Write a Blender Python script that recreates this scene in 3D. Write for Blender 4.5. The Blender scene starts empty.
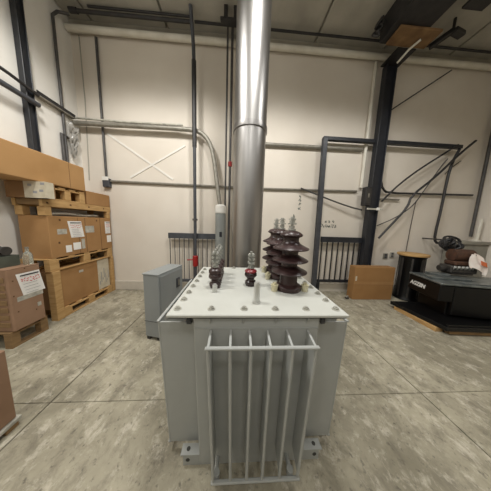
import bpy, bmesh, math, random
from mathutils import Vector, Matrix
random.seed(7)
S = bpy.context.scene
COL = S.collection

# ------------------------------------------------------------------ camera
cam_d = bpy.data.cameras.new('camera'); cam = bpy.data.objects.new('camera', cam_d); COL.objects.link(cam)
cam_d.sensor_fit = 'HORIZONTAL'; cam_d.sensor_width = 36.0; cam_d.lens = 36.0 * 165.0 / 491.0
cam_d.clip_start = 0.02
CAM_ROWS = [[0.998111, -0.052253, 0.032315], [0.025142, -0.132538, -0.990859], [0.056059, 0.9898, -0.130974]]   # right, down, forward
r, d, f = CAM_ROWS
cam.matrix_world = Matrix(((r[0], -d[0], -f[0], 0), (r[1], -d[1], -f[1], 0), (r[2], -d[2], -f[2], 1.55), (0, 0, 0, 1)))
S.camera = cam

# ------------------------------------------------------------------ light and exposure
S.view_settings.view_transform = 'Standard'; S.view_settings.look = 'None'
S.view_settings.gamma = 1.0; S.view_settings.use_curve_mapping = False
S.view_settings.exposure = 0.22
w = bpy.data.worlds.new('world'); S.world = w; w.use_nodes = True
w.node_tree.nodes['Background'].inputs[0].default_value = (1, .96, .88, 1)
w.node_tree.nodes['Background'].inputs[1].default_value = 0.15
def lamp(x, y, power, z=4.74, size=155, blend=.36):
    ld = bpy.data.lights.new('high_bay_light', 'SPOT'); ld.energy = power; ld.color = (1, .985, .945)
    ld.spot_size = math.radians(size); ld.spot_blend = blend; ld.shadow_soft_size = .25
    o = bpy.data.objects.new('high_bay_light', ld); COL.objects.link(o); o.location = (x, y, z)
    lu = bpy.data.lights.new('ceiling_fill_light', 'POINT'); lu.energy = power * .045; lu.color = ld.color; lu.shadow_soft_size = .2  # weak fill point added to lift the ceiling and upper walls
    o = bpy.data.objects.new('ceiling_fill_light', lu); COL.objects.link(o); o.location = (x, y, z - .1)
for x, k in ((-1.7, 1.0), (.45, .95), (2.6, .62)):
    lamp(x, 1.3, 215 * k); lamp(x, -1.5, 72 * k); lamp(x, -4.2, 45 * k)

# ------------------------------------------------------------------ materials
def lin(c):
    return tuple((v / 255 / 12.92 if v / 255 <= .04045 else ((v / 255 + .055) / 1.055) ** 2.4) for v in c)
MATS = {}
def mat(name, c, rough=.6, metal=0., c2=None, scale=6., stretch=(1, 1, 1), bump=0., bscale=40., rvar=0., spec=.5, detail=5., lo=.35, hi=.7, trans=0.):
    if name in MATS: return MATS[name]
    m = bpy.data.materials.new(name); m.use_nodes = True; nt = m.node_tree; n = nt.nodes; l = nt.links
    b = n['Principled BSDF']
    b.inputs['Base Color'].default_value = (*lin(c), 1); b.inputs['Roughness'].default_value = rough
    b.inputs['Metallic'].default_value = metal; b.inputs['Specular IOR Level'].default_value = spec
    if trans: b.inputs['Transmission Weight'].default_value = trans
    tc = n.new('ShaderNodeTexCoord'); mp = n.new('ShaderNodeMapping'); mp.inputs['Scale'].default_value = stretch
    l.new(tc.outputs['Object'], mp.inputs[0])
    if c2 or rvar:
        t = n.new('ShaderNodeTexNoise'); t.inputs['Scale'].default_value = scale; t.inputs['Detail'].default_value = detail
        l.new(mp.outputs[0], t.inputs['Vector'])
        if c2:
            cr = n.new('ShaderNodeValToRGB'); cr.color_ramp.elements[0].position = lo; cr.color_ramp.elements[1].position = hi
            cr.color_ramp.elements[0].color = (*lin(c), 1); cr.color_ramp.elements[1].color = (*lin(c2), 1)
            l.new(t.outputs['Fac'], cr.inputs[0]); l.new(cr.outputs[0], b.inputs['Base Color'])
        if rvar:
            mr = n.new('ShaderNodeMapRange'); mr.inputs[3].default_value = rough - rvar; mr.inputs[4].default_value = rough + rvar
            mr.inputs[1].default_value = .3; mr.inputs[2].default_value = .7
            l.new(t.outputs['Fac'], mr.inputs[0]); l.new(mr.outputs[0], b.inputs['Roughness'])
    if bump:
        t2 = n.new('ShaderNodeTexNoise'); t2.inputs['Scale'].default_value = bscale; t2.inputs['Detail'].default_value = 4
        l.new(mp.outputs[0], t2.inputs['Vector']); bp = n.new('ShaderNodeBump'); bp.inputs['Strength'].default_value = bump
        bp.inputs['Distance'].default_value = .01
        l.new(t2.outputs['Fac'], bp.inputs['Height']); l.new(bp.outputs[0], b.inputs['Normal'])
    MATS[name] = m
    return m

def floor_mat():
    m = bpy.data.materials.new('worn_concrete_floor'); m.use_nodes = True; nt = m.node_tree; n = nt.nodes; l = nt.links
    b = n['Principled BSDF']; b.inputs['Roughness'].default_value = .62; b.inputs['Specular IOR Level'].default_value = .3
    tc = n.new('ShaderNodeTexCoord')
    def noise(scale, detail, rough, stretch=(1, 1, 1), dist=0.):
        mp = n.new('ShaderNodeMapping'); mp.inputs['Scale'].default_value = stretch; mp.inputs['Rotation'].default_value = (0, 0, .35)
        l.new(tc.outputs['Object'], mp.inputs[0])
        t = n.new('ShaderNodeTexNoise'); t.inputs['Scale'].default_value = scale; t.inputs['Detail'].default_value = detail
        t.inputs['Roughness'].default_value = rough; t.inputs['Distortion'].default_value = dist
        l.new(mp.outputs[0], t.inputs['Vector']); return t.outputs['Fac']
    def ramp(src, p0, c0, p1, c1):
        r_ = n.new('ShaderNodeValToRGB'); e = r_.color_ramp.elements
        e[0].position = p0; e[1].position = p1; e[0].color = (*c0, 1); e[1].color = (*c1, 1); l.new(src, r_.inputs[0]); return r_.outputs[0]
    def mix(fac, a, c):
        x = n.new('ShaderNodeMix'); x.data_type = 'RGBA'; l.new(fac, x.inputs[0])
        for s_, v in ((6, a), (7, c)):
            if isinstance(v, tuple): x.inputs[s_].default_value = (*v, 1)
            else: l.new(v, x.inputs[s_])
        return x.outputs[2]
    base = ramp(noise(1.3, 9, .66, (1, 1.15, 1), .3), .36, lin((142, 136, 118)), .64, lin((180, 173, 153)))
    stain = ramp(noise(5.5, 10, .74, (1.2, .9, 1), .3), .47, (0, 0, 0), .64, (.85, .85, .85))
    col = mix(stain, base, lin((126, 120, 105)))
    chalk = ramp(noise(7.5, 10, .76, (1.15, .85, 1), .3), .52, (0, 0, 0), .66, (.7, .7, .7))
    col = mix(chalk, col, lin((214, 207, 190)))
    speck = ramp(noise(24., 4, .65, (1.1, .9, 1)), .58, (0, 0, 0), .70, (.7, .7, .7))
    col = mix(speck, col, lin((84, 80, 72)))
    l.new(col, b.inputs['Base Color'])
    bp = n.new('ShaderNodeBump'); bp.inputs['Strength'].default_value = .25; bp.inputs['Distance'].default_value = .008
    l.new(noise(14, 8, .7), bp.inputs['Height']); l.new(bp.outputs[0], b.inputs['Normal'])
    return m

M_floor = floor_mat()
M_joint = mat('joint_dirt', (112, 104, 88), .9)
M_wall = mat('painted_wall', (224, 216, 204), .75, c2=(217, 208, 195), scale=1.5, bump=.08, bscale=60)
M_wallw = mat('white_painted_wall', (234, 231, 224), .75, c2=(226, 222, 214), scale=1.5, bump=.08, bscale=60)
M_base = mat('grey_wall_base', (176, 172, 160), .8, c2=(160, 156, 146), scale=5)
M_skirt = mat('wall_base_paint', (206, 199, 186), .8, c2=(194, 187, 174), scale=5)
M_dim = mat('grey_rear_wall', (150, 145, 135), .8)
M_ceil = mat('ceiling_concrete', (180, 176, 165), .85, c2=(160, 156, 146), scale=2.5, bump=.2, bscale=20)
M_trim = mat('ceiling_ledger_paint', (178, 172, 158), .7, c2=(160, 154, 140), scale=3)
M_whitepipe = mat('white_pipe_paint', (222, 218, 206), .5, c2=(205, 200, 186), scale=4)
M_black = mat('black_iron', (34, 33, 34), .5, c2=(48, 46, 46), scale=8)
M_navy = mat('dark_navy_steel', (30, 32, 37), .45, c2=(40, 42, 48), scale=7, bump=.05)
M_slate = mat('slate_grey_paint', (62, 64, 69), .5, c2=(74, 76, 81), scale=9)
M_galv = mat('galvanised_conduit', (150, 146, 136), .45, .35, c2=(128, 124, 114), scale=12)
M_greypipe = mat('grey_wall_pipe', (68, 66, 66), .5, c2=(86, 84, 82), scale=9)
M_pvc = mat('grey_plastic_pipe', (146, 150, 148), .45, c2=(136, 140, 138), scale=5)
M_white = mat('white_plastic', (228, 226, 220), .5)
M_red = mat('red_valve_paint', (150, 28, 26), .45)
M_steel = mat('brushed_stainless', (166, 164, 162), .38, 1., c2=(156, 154, 152), scale=1.5, stretch=(8, 8, .2), rvar=.03, lo=.3, hi=.7)
M_ring = mat('stainless_band', (150, 148, 146), .38, 1.)
M_paint = mat('pale_grey_tank_paint', (168, 170, 167), .42, c2=(161, 163, 160), scale=4, bump=.03, bscale=25)
M_plate = mat('lit_tank_paint', (198, 199, 193), .42, c2=(190, 191, 184), scale=5, bump=.03, bscale=30)  # tank paint made lighter for the lid, overhead light put into the colour
M_gasket = mat('dark_gasket', (66, 66, 62), .8)
M_bolt = mat('painted_bolt', (184, 183, 174), .4, .2, c2=(150, 148, 140), scale=30)
M_porc = mat('brown_glazed_porcelain', (48, 31, 31), .33, c2=(70, 52, 50), scale=12, lo=.4, hi=.75)
M_porcred = mat('red_glazed_porcelain', (124, 36, 42), .35)
M_porcdk = mat('dark_glazed_porcelain', (48, 34, 34), .26)
M_zinc = mat('zinc_terminal', (190, 190, 184), .4, .2, c2=(146, 147, 140), scale=40)
M_brassy = mat('pale_yellow_clamp', (214, 208, 180), .5, c2=(198, 190, 156), scale=20)
M_silver = mat('aluminium_stub', (200, 200, 196), .35, .5)
M_cab = mat('cabinet_grey_paint', (146, 150, 150), .5, c2=(138, 142, 142), scale=3)
M_cabd = mat('cabinet_dark_foot', (40, 40, 40), .6)
M_card = mat('cardboard', (168, 128, 82), .85, c2=(156, 116, 72), scale=3, bump=.05, bscale=30)
M_cardlt = mat('light_cardboard', (178, 138, 90), .85, c2=(168, 128, 80), scale=3)
M_carddk = mat('dark_cardboard', (134, 100, 64), .85, c2=(122, 90, 56), scale=3)
M_cardpink = mat('pinkish_cardboard', (152, 121, 97), .85, c2=(140, 110, 86), scale=4)
M_cardbox = mat('deep_brown_cardboard', (158, 118, 72), .8, c2=(148, 108, 64), scale=3)
M_cardside = mat('cardboard_inside', (120, 84, 48), .9)
M_tape = mat('pale_packing_tape', (206, 198, 178), .5, c2=(190, 180, 158), scale=14)
M_film = mat('grey_plastic_tape', (158, 156, 146), .35, c2=(196, 192, 180), scale=18)
M_wood = mat('pallet_pine', (194, 158, 106), .8, c2=(172, 134, 84), scale=5, stretch=(1, 1, 6), bump=.1, bscale=30)
M_woodx = mat('pallet_pine_board', (190, 152, 98), .8, c2=(166, 128, 76), scale=6, stretch=(1, 1, 4), bump=.1, bscale=30)
M_wooddk = mat('aged_pallet_wood', (142, 114, 78), .85, c2=(122, 96, 64), scale=6, stretch=(1, 1, 4))
M_ply = mat('brown_plywood', (136, 106, 70), .75, c2=(104, 76, 48), scale=6)
M_paper = mat('white_paper', (238, 236, 232), .7)
M_ink = mat('dark_ink', (40, 42, 48), .8)
M_inkred = mat('red_ink', (196, 66, 66), .8)
M_inkgrey = mat('faint_grey_ink', (150, 150, 152), .8)
M_wallmark = mat('faded_wall_paint_mark', (104, 112, 104), .8)
M_nail = mat('dark_nail_knot', (92, 62, 34), .8)
M_mach = mat('black_machine_paint', (8, 8, 9), .38, c2=(13, 13, 14), scale=6, spec=.35)
M_dusty = mat('dusty_grey_steel', (96, 102, 102), .3, .5, c2=(140, 146, 146), scale=7)
M_rust = mat('rusty_cast_iron', (84, 54, 38), .7, c2=(58, 40, 30), scale=14, bump=.2)
M_iron = mat('dark_cast_iron', (46, 44, 42), .5, c2=(62, 58, 54), scale=14)
M_sil2 = mat('bright_port_metal', (170, 170, 166), .4, .5)
M_rag = mat('white_rag', (232, 224, 216), .85, c2=(222, 206, 196), scale=9)
M_orange = mat('orange_print', (206, 110, 66), .8)
M_letter = mat('white_lettering', (232, 232, 230), .6)
M_wrap = mat('translucent_wrap', (196, 192, 184), .3, c2=(160, 156, 148), scale=14, trans=.25)
M_olive = mat('grey_green_metal', (84, 88, 78), .5, c2=(70, 74, 66), scale=9)
M_conc = mat('raw_concrete', (150, 146, 134), .85, c2=(132, 128, 118), scale=5, bump=.15)
mg = mat('clear_bottle', (214, 216, 204), .12, trans=.75)

# ------------------------------------------------------------------ mesh helpers
class B:
    def __init__(s): s.bm = bmesh.new()
    def _bev(s, vs, w, seg=1):
        if w > 0:
            es = {e for v in vs for e in v.link_edges}
            bmesh.ops.bevel(s.bm, geom=list(es), offset=w, segments=seg, affect='EDGES', profile=.6)
    def box(s, a, b, bev=0., rot=None, about=None):
        vs = bmesh.ops.create_cube(s.bm, size=1)['verts']
        c = [(a[i] + b[i]) / 2 for i in range(3)]; d_ = [abs(b[i] - a[i]) for i in range(3)]
        for v in vs: v.co = Vector((v.co.x * d_[0] + c[0], v.co.y * d_[1] + c[1], v.co.z * d_[2] + c[2]))
        if rot:
            p = Vector(about or c)
            for v in vs: v.co = p + rot @ (v.co - p)
        s._bev(vs, bev); return s
    def bar(s, p, q, wx, wz, bev=0.):
        p = Vector(p); q = Vector(q); d_ = q - p; L = d_.length
        R = d_.to_track_quat('X', 'Z').to_matrix()
        vs = bmesh.ops.create_cube(s.bm, size=1)['verts']
        for v in vs: v.co = (p + q) / 2 + R @ Vector((v.co.x * L, v.co.y * wx, v.co.z * wz))
        s._bev(vs, bev); return s
    def cyl(s, p, q, r1, r2=None, n=16, cap=True):
        p = Vector(p); q = Vector(q); d_ = q - p
        R = d_.to_track_quat('Z', 'Y').to_matrix().to_4x4(); R.translation = (p + q) / 2
        bmesh.ops.create_cone(s.bm, cap_ends=cap, segments=n, radius1=r1, radius2=r1 if r2 is None else r2, depth=d_.length, matrix=R)
        return s
    def lathe(s, prof, c=(0, 0, 0), n=24, axis=None):
        R = axis or Matrix.Identity(3); c = Vector(c); rings = []
        for (rad, z) in prof:
            if rad < 1e-5: rings.append([s.bm.verts.new(c + R @ Vector((0, 0, z)))])
            else: rings.append([s.bm.verts.new(c + R @ Vector((rad * math.cos(2 * math.pi * k / n), rad * math.sin(2 * math.pi * k / n), z))) for k in range(n)])
        for u, v in zip(rings, rings[1:]):
            for k in range(n):
                k2 = (k + 1) % n
                if len(u) == 1 and len(v) == 1: continue
                if len(u) == 1: s.bm.faces.new((u[0], v[k2], v[k]))
                elif len(v) == 1: s.bm.faces.new((u[k], u[k2], v[0]))
                else: s.bm.faces.new((u[k], u[k2], v[k2], v[k]))
        if len(rings[0]) > 1: s.bm.faces.new(rings[0][::-1])
        if len(rings[-1]) > 1: s.bm.faces.new(rings[-1])
        return s
    def tube(s, pts, rad, n=10, smooth=0):
        pts = [Vector(p) for p in pts]
        for _ in range(smooth):
            q = [pts[0]]
            for a, b in zip(pts, pts[1:]): q += [a * .75 + b * .25, a * .25 + b * .75]
            pts = q + [pts[-1]]
        rings = []; up = Vector((0.31, .2, .93)).normalized()
        for i, p in enumerate(pts):
            t = (pts[min(i + 1, len(pts) - 1)] - pts[max(i - 1, 0)]).normalized()
            u = up - t * up.dot(t)
            if u.length < 1e-3: u = Vector((1, 0, 0)) - t * t.x
            u.normalize(); up = u; v = t.cross(u)
            rings.append([s.bm.verts.new(p + rad * (u * math.cos(2 * math.pi * k / n) + v * math.sin(2 * math.pi * k / n))) for k in range(n)])
        for a, b in zip(rings, rings[1:]):
            for k in range(n): s.bm.faces.new((a[k], a[(k + 1) % n], b[(k + 1) % n], b[k]))
        s.bm.faces.new(rings[0][::-1]); s.bm.faces.new(rings[-1]); return s
    def prism(s, poly, z0, z1, bev=0., M=None):
        lo = [s.bm.verts.new((x, y, z0)) for x, y in poly]; hi = [s.bm.verts.new((x, y, z1)) for x, y in poly]
        k = len(poly)
        s.bm.faces.new(lo[::-1]); s.bm.faces.new(hi)
        for i in range(k): s.bm.faces.new((lo[i], lo[(i + 1) % k], hi[(i + 1) % k], hi[i]))
        if M:
            for v in lo + hi: v.co = M @ v.co
        s._bev(lo + hi, bev); return s
    def grid(s, fn, nu, nv, thick=0.):
        g = [[s.bm.verts.new(fn(i / nu, j / nv)) for j in range(nv + 1)] for i in range(nu + 1)]
        fs = [s.bm.faces.new((g[i][j], g[i + 1][j], g[i + 1][j + 1], g[i][j + 1])) for i in range(nu) for j in range(nv)]
        if thick:
            bmesh.ops.recalc_face_normals(s.bm, faces=fs)
            bmesh.ops.solidify(s.bm, geom=fs, thickness=thick)
        return s
    def build(s, name, m, parent=None, loc=(0, 0, 0), smooth=False):
        bmesh.ops.recalc_face_normals(s.bm, faces=s.bm.faces[:])
        me = bpy.data.meshes.new(name); s.bm.to_mesh(me); s.bm.free()
        me.materials.append(m)
        o = bpy.data.objects.new(name, me); COL.objects.link(o); o.location = loc
        if parent: o.parent = parent
        if smooth:
            for p in me.polygons: p.use_smooth = True
            try: me.set_sharp_from_angle(angle=math.radians(38))
            except Exception: pass
        return o
def tag(o, label, cat, group=None):
    o['label'] = label; o['category'] = cat
    if group: o['group'] = group
    return o
def thing(name, label, cat, loc=(0, 0, 0), rz=0., group=None):
    o = bpy.data.objects.new(name, None); COL.objects.link(o); o.empty_display_size = .1
    o.location = loc; o.rotation_euler = (0, 0, rz); return tag(o, label, cat, group)
def struct(o): o['kind'] = 'structure'; return o
def copy_part(o, parent, dx=(0, 0, 0)):
    c = o.copy(); COL.objects.link(c); c.parent = parent; c.location = Vector(o.location) + Vector(dx)
    for ch in list(o.children):
        k = ch.copy(); COL.objects.link(k); k.parent = c
    return c

# ------------------------------------------------------------------ the setting
XL, XR, YB, YF, ZC = -3.15, 5.62, 3.70, -6.5, 5.13
fl = struct(B().box((XL - .1, YF - .1, -.25), (XR + .1, YB + .1, -.012)).build('floor', M_joint))
xs = [XL, -1.535, 1.80, XR]; ys = [YF, -2.0, 1.29, YB]
for i in range(3):
    for j in range(3):
        g = .005
        B().box((xs[i] + g * (i > 0), ys[j] + g * (j > 0) * .4, -.012), (xs[i + 1] - g * (i < 2), ys[j + 1] - g * (j < 2) * .4, 0), .003).build('floor_slab', M_floor, fl)
ce = struct(B().box((XL - .1, YF - .1, ZC + .06), (XR + .1, YB + .1, ZC + .2)).build('ceiling', M_ceil))
cx = [XL, -2.74, -1.39, .03, 1.45, 2.87, 4.29, XR]
for a, b in zip(cx, cx[1:]):
    B().box((a + .015, YF, ZC), (b - .015, YB, ZC + .06), .012).build('ceiling_plank', M_ceil, ce)
wb = struct(B().box((XL - .1, YB, 0), (XR + .1, YB + .12, ZC + .06)).build('wall_back', M_wall))
struct(B().box((XL - .12, YF, 0), (XL, YB, ZC + .06)).build('wall_left', M_wallw))
struct(B().box((XR, YF, 0), (XR + .12, YB, ZC + .06)).build('wall_right', M_wall))
struct(B().box((XL - .1, YF - .12, 0), (XR + .1, YF, ZC + .06)).build('wall_front', M_dim))
struct(B().box((XL, YB - .035, 0), (XR, YB, .2), .006).build('baseboard_back', M_skirt))
struct(B().box((XL, YB - .033, 4.97), (XR, YB, ZC), .01).build('trim_1', M_trim))
# raised straps of the cross brace and faint pour line on the back wall: pieces of the wall
for p, q in (((-2.62, YB - .006, 3.24), (-1.36, YB - .006, 2.42)), ((-2.22, YB - .007, 2.42), (-1.10, YB - .007, 3.1))):
    B().bar(p, q, .012, .035).build('wall_strap', M_wallw, wb)
B().tube([(-3.0, YB - .006, 4.9), (-2.99, YB - .006, 3.82), (-3.01, YB - .006, 3.1), (-3.04, YB - .006, 2.33)], .009, 6).build('wall_seam', M_base, wb)
def marks(x0, z0, cols, rows, dx, dz, size, seed):
    rnd = random.Random(seed); b = B()
    for i in range(cols):
        for j in range(rows):
            cx_, cz_ = x0 + i * dx, z0 - j * dz
            for k in range(4):
                ang = rnd.choice((0, 90, 60, -50)); L = size * rnd.uniform(.4, .95); a = math.radians(ang)
                u = Vector((math.cos(a), 0, math.sin(a))) * L / 2
                c = Vector((cx_ + rnd.uniform(-.3, .3) * size, YB - .002, cz_ + rnd.uniform(-.35, .35) * size))
                b.bar(c - u, c + u, .003, .013)
    return b.build('painted_mark', M_wallmark, wb)
marks(1.385, 2.18, 1, 4, .1, .085, .06, 1); marks(.88, 1.62, 1, 4, .1, .09, .07, 2); marks(1.03, 1.66, 1, 4, .1, .09, .07, 3)
marks(1.28, 1.74, 1, 5, .1, .085, .075, 4); marks(1.9, 1.56, 6, 1, .07, .1, .075, 5); marks(2.02, 1.66, 3, 1, .09, .1, .05, 6)

# ------------------------------------------------------------------ transformer
T = thing('transformer', 'large pale grey oil-filled power transformer standing in the middle of the floor', 'transformer', (.14, 1.32, 0))
ox, oy = .14, 1.32
ZL = 1.055                                     # top of the lid
def W(x, y, z): return (x - ox, y - oy, z)
def frustum(xb, xt, yb, yt, z0, z1, bev=.006):
    b = B(); lo = [(xb[0], yb[0]), (xb[1], yb[0]), (xb[1], yb[1]), (xb[0], yb[1])]; hi = [(xt[0], yt[0]), (xt[1], yt[0]), (xt[1], yt[1]), (xt[0], yt[1])]
    vl = [b.bm.verts.new(W(x, y, z0)) for x, y in lo]; vh = [b.bm.verts.new(W(x, y, z1)) for x, y in hi]
    b.bm.faces.new(vl[::-1]); b.bm.faces.new(vh)
    for i in range(4): b.bm.faces.new((vl[i], vl[(i + 1) % 4], vh[(i + 1) % 4], vh[i]))
    b._bev(vl + vh, bev); return b
frustum((-.20, .475), (-.228, .495), (.872, 1.75), (.866, 1.76), .032, 1.03).build('tank', M_paint, T)
B().bar(W(-.222, .8645, .962), W(.488, .8645, .962), .004, .004).build('weld_seam', M_paint, T)
B().box(W(-.355, .85, 1.03), W(.64, 1.815, 1.037)).build('gasket', M_gasket, T)
B().box(W(-.366, .842, 1.037), W(.652, 1.826, ZL), .004).build('lid', M_plate, T)
for x in (-.135, .05, .235, .42):
    b = B(); b.prism([(.868, 1.03), (.846, 1.03), (.868, .985)], x - .004, x + .004,
                     M=Matrix.Translation(Vector((-ox, -oy, 0))) @ Matrix(((0, 0, 1, 0), (1, 0, 0, 0), (0, 1, 0, 0), (0, 0, 0, 1))))
    b.build('gusset', M_paint, T)
def bolt_at(x, y):
    b = B(); b.cyl(W(x, y, ZL + .003), W(x, y, ZL + .014), .015, n=6); b.cyl(W(x, y, ZL + .014), W(x, y, ZL + .019), .008, n=8)
    o = b.build('bolt', M_bolt, T)
    B().cyl(W(x, y, ZL), W(x, y, ZL + .003), .022, n=16).build('washer', M_bolt, o)
for x in (-.325, -.134, .056, .240, .425, .608): bolt_at(x, .905)
for y in (1.02, 1.13, 1.245, 1.36, 1.48, 1.60, 1.71): bolt_at(-.325, y); bolt_at(.608, y)
for x in (-.2, -.02, .16, .34, .5): bolt_at(x, 1.79)
# front radiator: six hollow fins between two rails, leaning in slightly at the foot
XC = .148
def fx(x, z): return XC + (x - XC) * (1 - .10 * (.93 - z) / .84)
ZB, ZT = .068, .93
def ybk(z): return .866 + .006 * (1 - z)
def yfr(z): return .752 + .022 * (ZT - z) / (ZT - ZB)
for x in (-.128, -.018, .088, .190, .303, .425):
    b = B(); q = []
    for dx in (-.006, .006):
        q.append([b.bm.verts.new(W(fx(x, z) + dx, y, z)) for z, y in ((ZB, yfr(ZB)), (ZB + .03, yfr(ZB)), (ZB + .075, ybk(ZB)), (ZT + .022, ybk(ZT)), (ZT, yfr(ZT)))])
    b.bm.faces.new(q[0]); b.bm.faces.new(q[1][::-1])
    for i in range(5): b.bm.faces.new((q[0][i], q[0][(i + 1) % 5], q[1][(i + 1) % 5], q[1][i]))
    b.cyl(W(fx(x, ZB), yfr(ZB), ZB), W(fx(x, ZT), yfr(ZT), ZT), .0088, n=10)
    b.build('radiator_fin', M_paint, T, smooth=True)
for z in (ZT + .003, ZB - .003):
    B().bar(W(fx(-.142, z), yfr(z) - .004, z), W(fx(.440, z), yfr(z) - .004, z), .02, .015, .004).build('radiator_rail', M_paint, T)
for x in (-.085, .36):
    b = B(); b.cyl(W(x, .80, .045), W(x, .80, .085), .02, n=14); b.cyl(W(x, .80, .03), W(x, .80, .045), .014, n=12)
    b.cyl(W(x, .80, .07), W(x, .885, .07), .013, n=12)
    b.build('drain_plug', M_paint, T, smooth=True)
# side radiators
def fin_side(sx, y):
    t_, o_ = ((-.226, -.458), (-.203, -.412)) if sx < 0 else ((.493, .727), (.476, .690))
    b = B(); q = []
    for dy in (-.006, .006):
        q.append([b.bm.verts.new(W(x, y + dy, z)) for x, z in ((t_[0], .94), (t_[1], .94), (o_[1], .07), (o_[0], .07))])
    b.bm.faces.new(q[0]); b.bm.faces.new(q[1][::-1])
    for i in range(4): b.bm.faces.new((q[0][i], q[0][(i + 1) % 4], q[1][(i + 1) % 4], q[1][i]))
    b.cyl(W(t_[1], y, .94), W(o_[1], y, .07), .0085, n=10)
    b.build('radiator_fin', M_paint, T, smooth=True)
for k in range(8):
    fin_side(-1, .965 + .105 * k); fin_side(1, .965 + .105 * k)
for xo, z in ((-.462, .945), (.731, .945), (-.416, .072), (.694, .072)):
    B().bar(W(xo, .955, z), W(xo, 1.71, z), .018, .014, .003).build('radiator_rail', M_paint, T)
# base channels with their bolt holes
for y0 in (.882, 1.66):
    y1 = y0 + .05
    b = B().box(W(-.305, y0, 0), W(.585, y0 + .008, .084), .001)
    b.box(W(-.318, y0 - .008, .084), W(.60, y1, .092), .001); b.box(W(-.305, y0 + .008, .0), W(.585, y1, .008))
    o = b.build('base_channel', M_paint, T)
    for x in (-.275, .555):
        B().cyl(W(x, y0 - .0015, .042), W(x, y0 + .001, .042), .013, n=14).build('bolt_hole', M_gasket, o)
        B().cyl(W(x, y0 + .022, .0915), W(x, y0 + .022, .0935), .012, n=14).build('bolt_hole', M_gasket, o)
for x in (-.262, .535):
    B().box(W(x - .014, .90, .962), W(x + .014, .912, .998), .003).build('lifting_lug', M_slate, T)
    B().box(W(x - .03, .912, .955), W(x + .03, 1.02, .968), .002).build('lug_plate', M_paint, T)
# high voltage bushings
def hv(x, y):
    prof = [(.096, 0), (.100, .008), (.100, .034), (.088, .042), (.070, .050), (.066, .062), (.066, .118)]
    for z, zt in ((.146, .185), (.235, .274), (.324, .372)):
        prof += [(.064, z - .010), (.124, z - .010), (.132, z - .006), (.134, z + .001), (.128, z + .006), (.098, z + .020), (.072, z + .034), (.062, zt - .002), (.058, zt + .004)]
    prof += [(.056, .392), (.060, .404), (.080, .414), (.084, .422), (.080, .430), (.062, .444), (.036, .454), (.02, .456), (0, .457)]
    o = B().lathe(prof, W(x, y, ZL), 36).build('high_voltage_bushing', M_porc, T, smooth=True)
    t = B().cyl(W(x, y, ZL + .45), W(x, y, ZL + .558), .010, n=12)
    for z, rr, h in ((.457, .030, .012), (.472, .022, .020), (.500, .032, .011), (.514, .021, .016), (.536, .026, .008), (.546, .015, .010)):
        t.cyl(W(x, y, ZL + z), W(x, y, ZL + z + h), rr, n=6 if h > .013 else 14)
    t.build('terminal', M_zinc, o)
    for k in (-20, 90, 200):
        a = math.radians(k); px, py = x + .124 * math.cos(a), y + .124 * math.sin(a)
        c = B().cyl(W(px, py, ZL), W(px, py, ZL + .05), .022, .028, n=12); c.cyl(W(px, py, ZL + .05), W(px, py, ZL + .066), .015, n=6)
        c.build('clamp', M_brassy, o)
for y in (1.22, 1.49, 1.70): hv(.412, y)
# low voltage bushings
def lv(x, y, main, top, cap):
    prof = [(.038, 0), (.040, .01), (.045, .018), (.044, .036), (.030, .047), (.030, .06), (.045, .076), (.050, .085), (.048, .10), (.042, .108)]
    o = B().lathe(prof + [(0, .109)], W(x, y, ZL), 24).build('low_voltage_bushing', main, T, smooth=True)
    B().lathe([(.042, .109), (.049, .115), (.049, .109 + cap), (.040, .118 + cap), (.026, .126 + cap), (0, .127 + cap)], W(x, y, ZL), 24).build('bushing_cap', top, o, smooth=True)
    z0 = ZL + .126 + cap
    t = B().cyl(W(x, y, z0), W(x, y, z0 + .05), .016, .014, n=12)
    t.box(W(x - .022, y - .006, z0 + .035), W(x + .022, y + .006, z0 + .125), .004)
    for dx in (-.015, .015):
        for z in (.05, .08, .108):
            t.cyl(W(x + dx, y - .03, z0 + z), W(x + dx, y + .028, z0 + z), .0085, n=8)
            t.cyl(W(x + dx, y - .018, z0 + z), W(x + dx, y + .016, z0 + z), .0125, n=6)
    t.cyl(W(x, y, z0 + .122), W(x, y, z0 + .14), .011, n=8)
    t.cyl(W(x, y, z0 + .006), W(x, y, z0 + .014), .027, n=6); t.cyl(W(x, y, z0 + .02), W(x, y, z0 + .027), .024, n=6)
    t.build('terminal', M_zinc, o)
for y in (1.238, 1.343, 1.448, 1.553): lv(-.155, y, M_porc, M_porc, .03)
lv(.123, 1.289, M_porcdk, M_porcred, .012)
b = B().cyl(W(.137, .985, ZL), W(.137, .985, ZL + .01), .026, n=20); b.cyl(W(.137, .985, ZL + .01), W(.137, .985, ZL + .13), .019, n=20); b.cyl(W(.137, .985, ZL + .13), W(.137, .985, ZL + .138), .014, n=20)
b.build('filler_stub', M_silver, T, smooth=True)
b = B().cyl(W(-.146, 1.147, ZL), W(-.146, 1.147, ZL + .05), .018, n=16); b.cyl(W(-.146, 1.147, ZL + .05), W(-.146, 1.147, ZL + .06), .011, n=12)
b.build('vent_plug', M_silver, T, smooth=True)

# ------------------------------------------------------------------ tall stainless duct
D = thing('duct', 'tall round brushed stainless duct rising from the floor behind the transformer to the ceiling', 'duct', (.155, 2.5, 0))
B().lathe([(.245, 0), (.245, .03), (.223, .03), (.223, 2.84)], n=64).build('duct_section', M_steel, D, smooth=True)
B().lathe([(.2235, 2.84), (.2235, ZC)], n=64).build('duct_section', M_steel, D, smooth=True)
B().lathe([(.2238, 2.80), (.236, 2.805), (.238, 2.835), (.236, 2.87), (.2238, 2.875)], n=64).build('joint_ring', M_ring, D, smooth=True)

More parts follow.
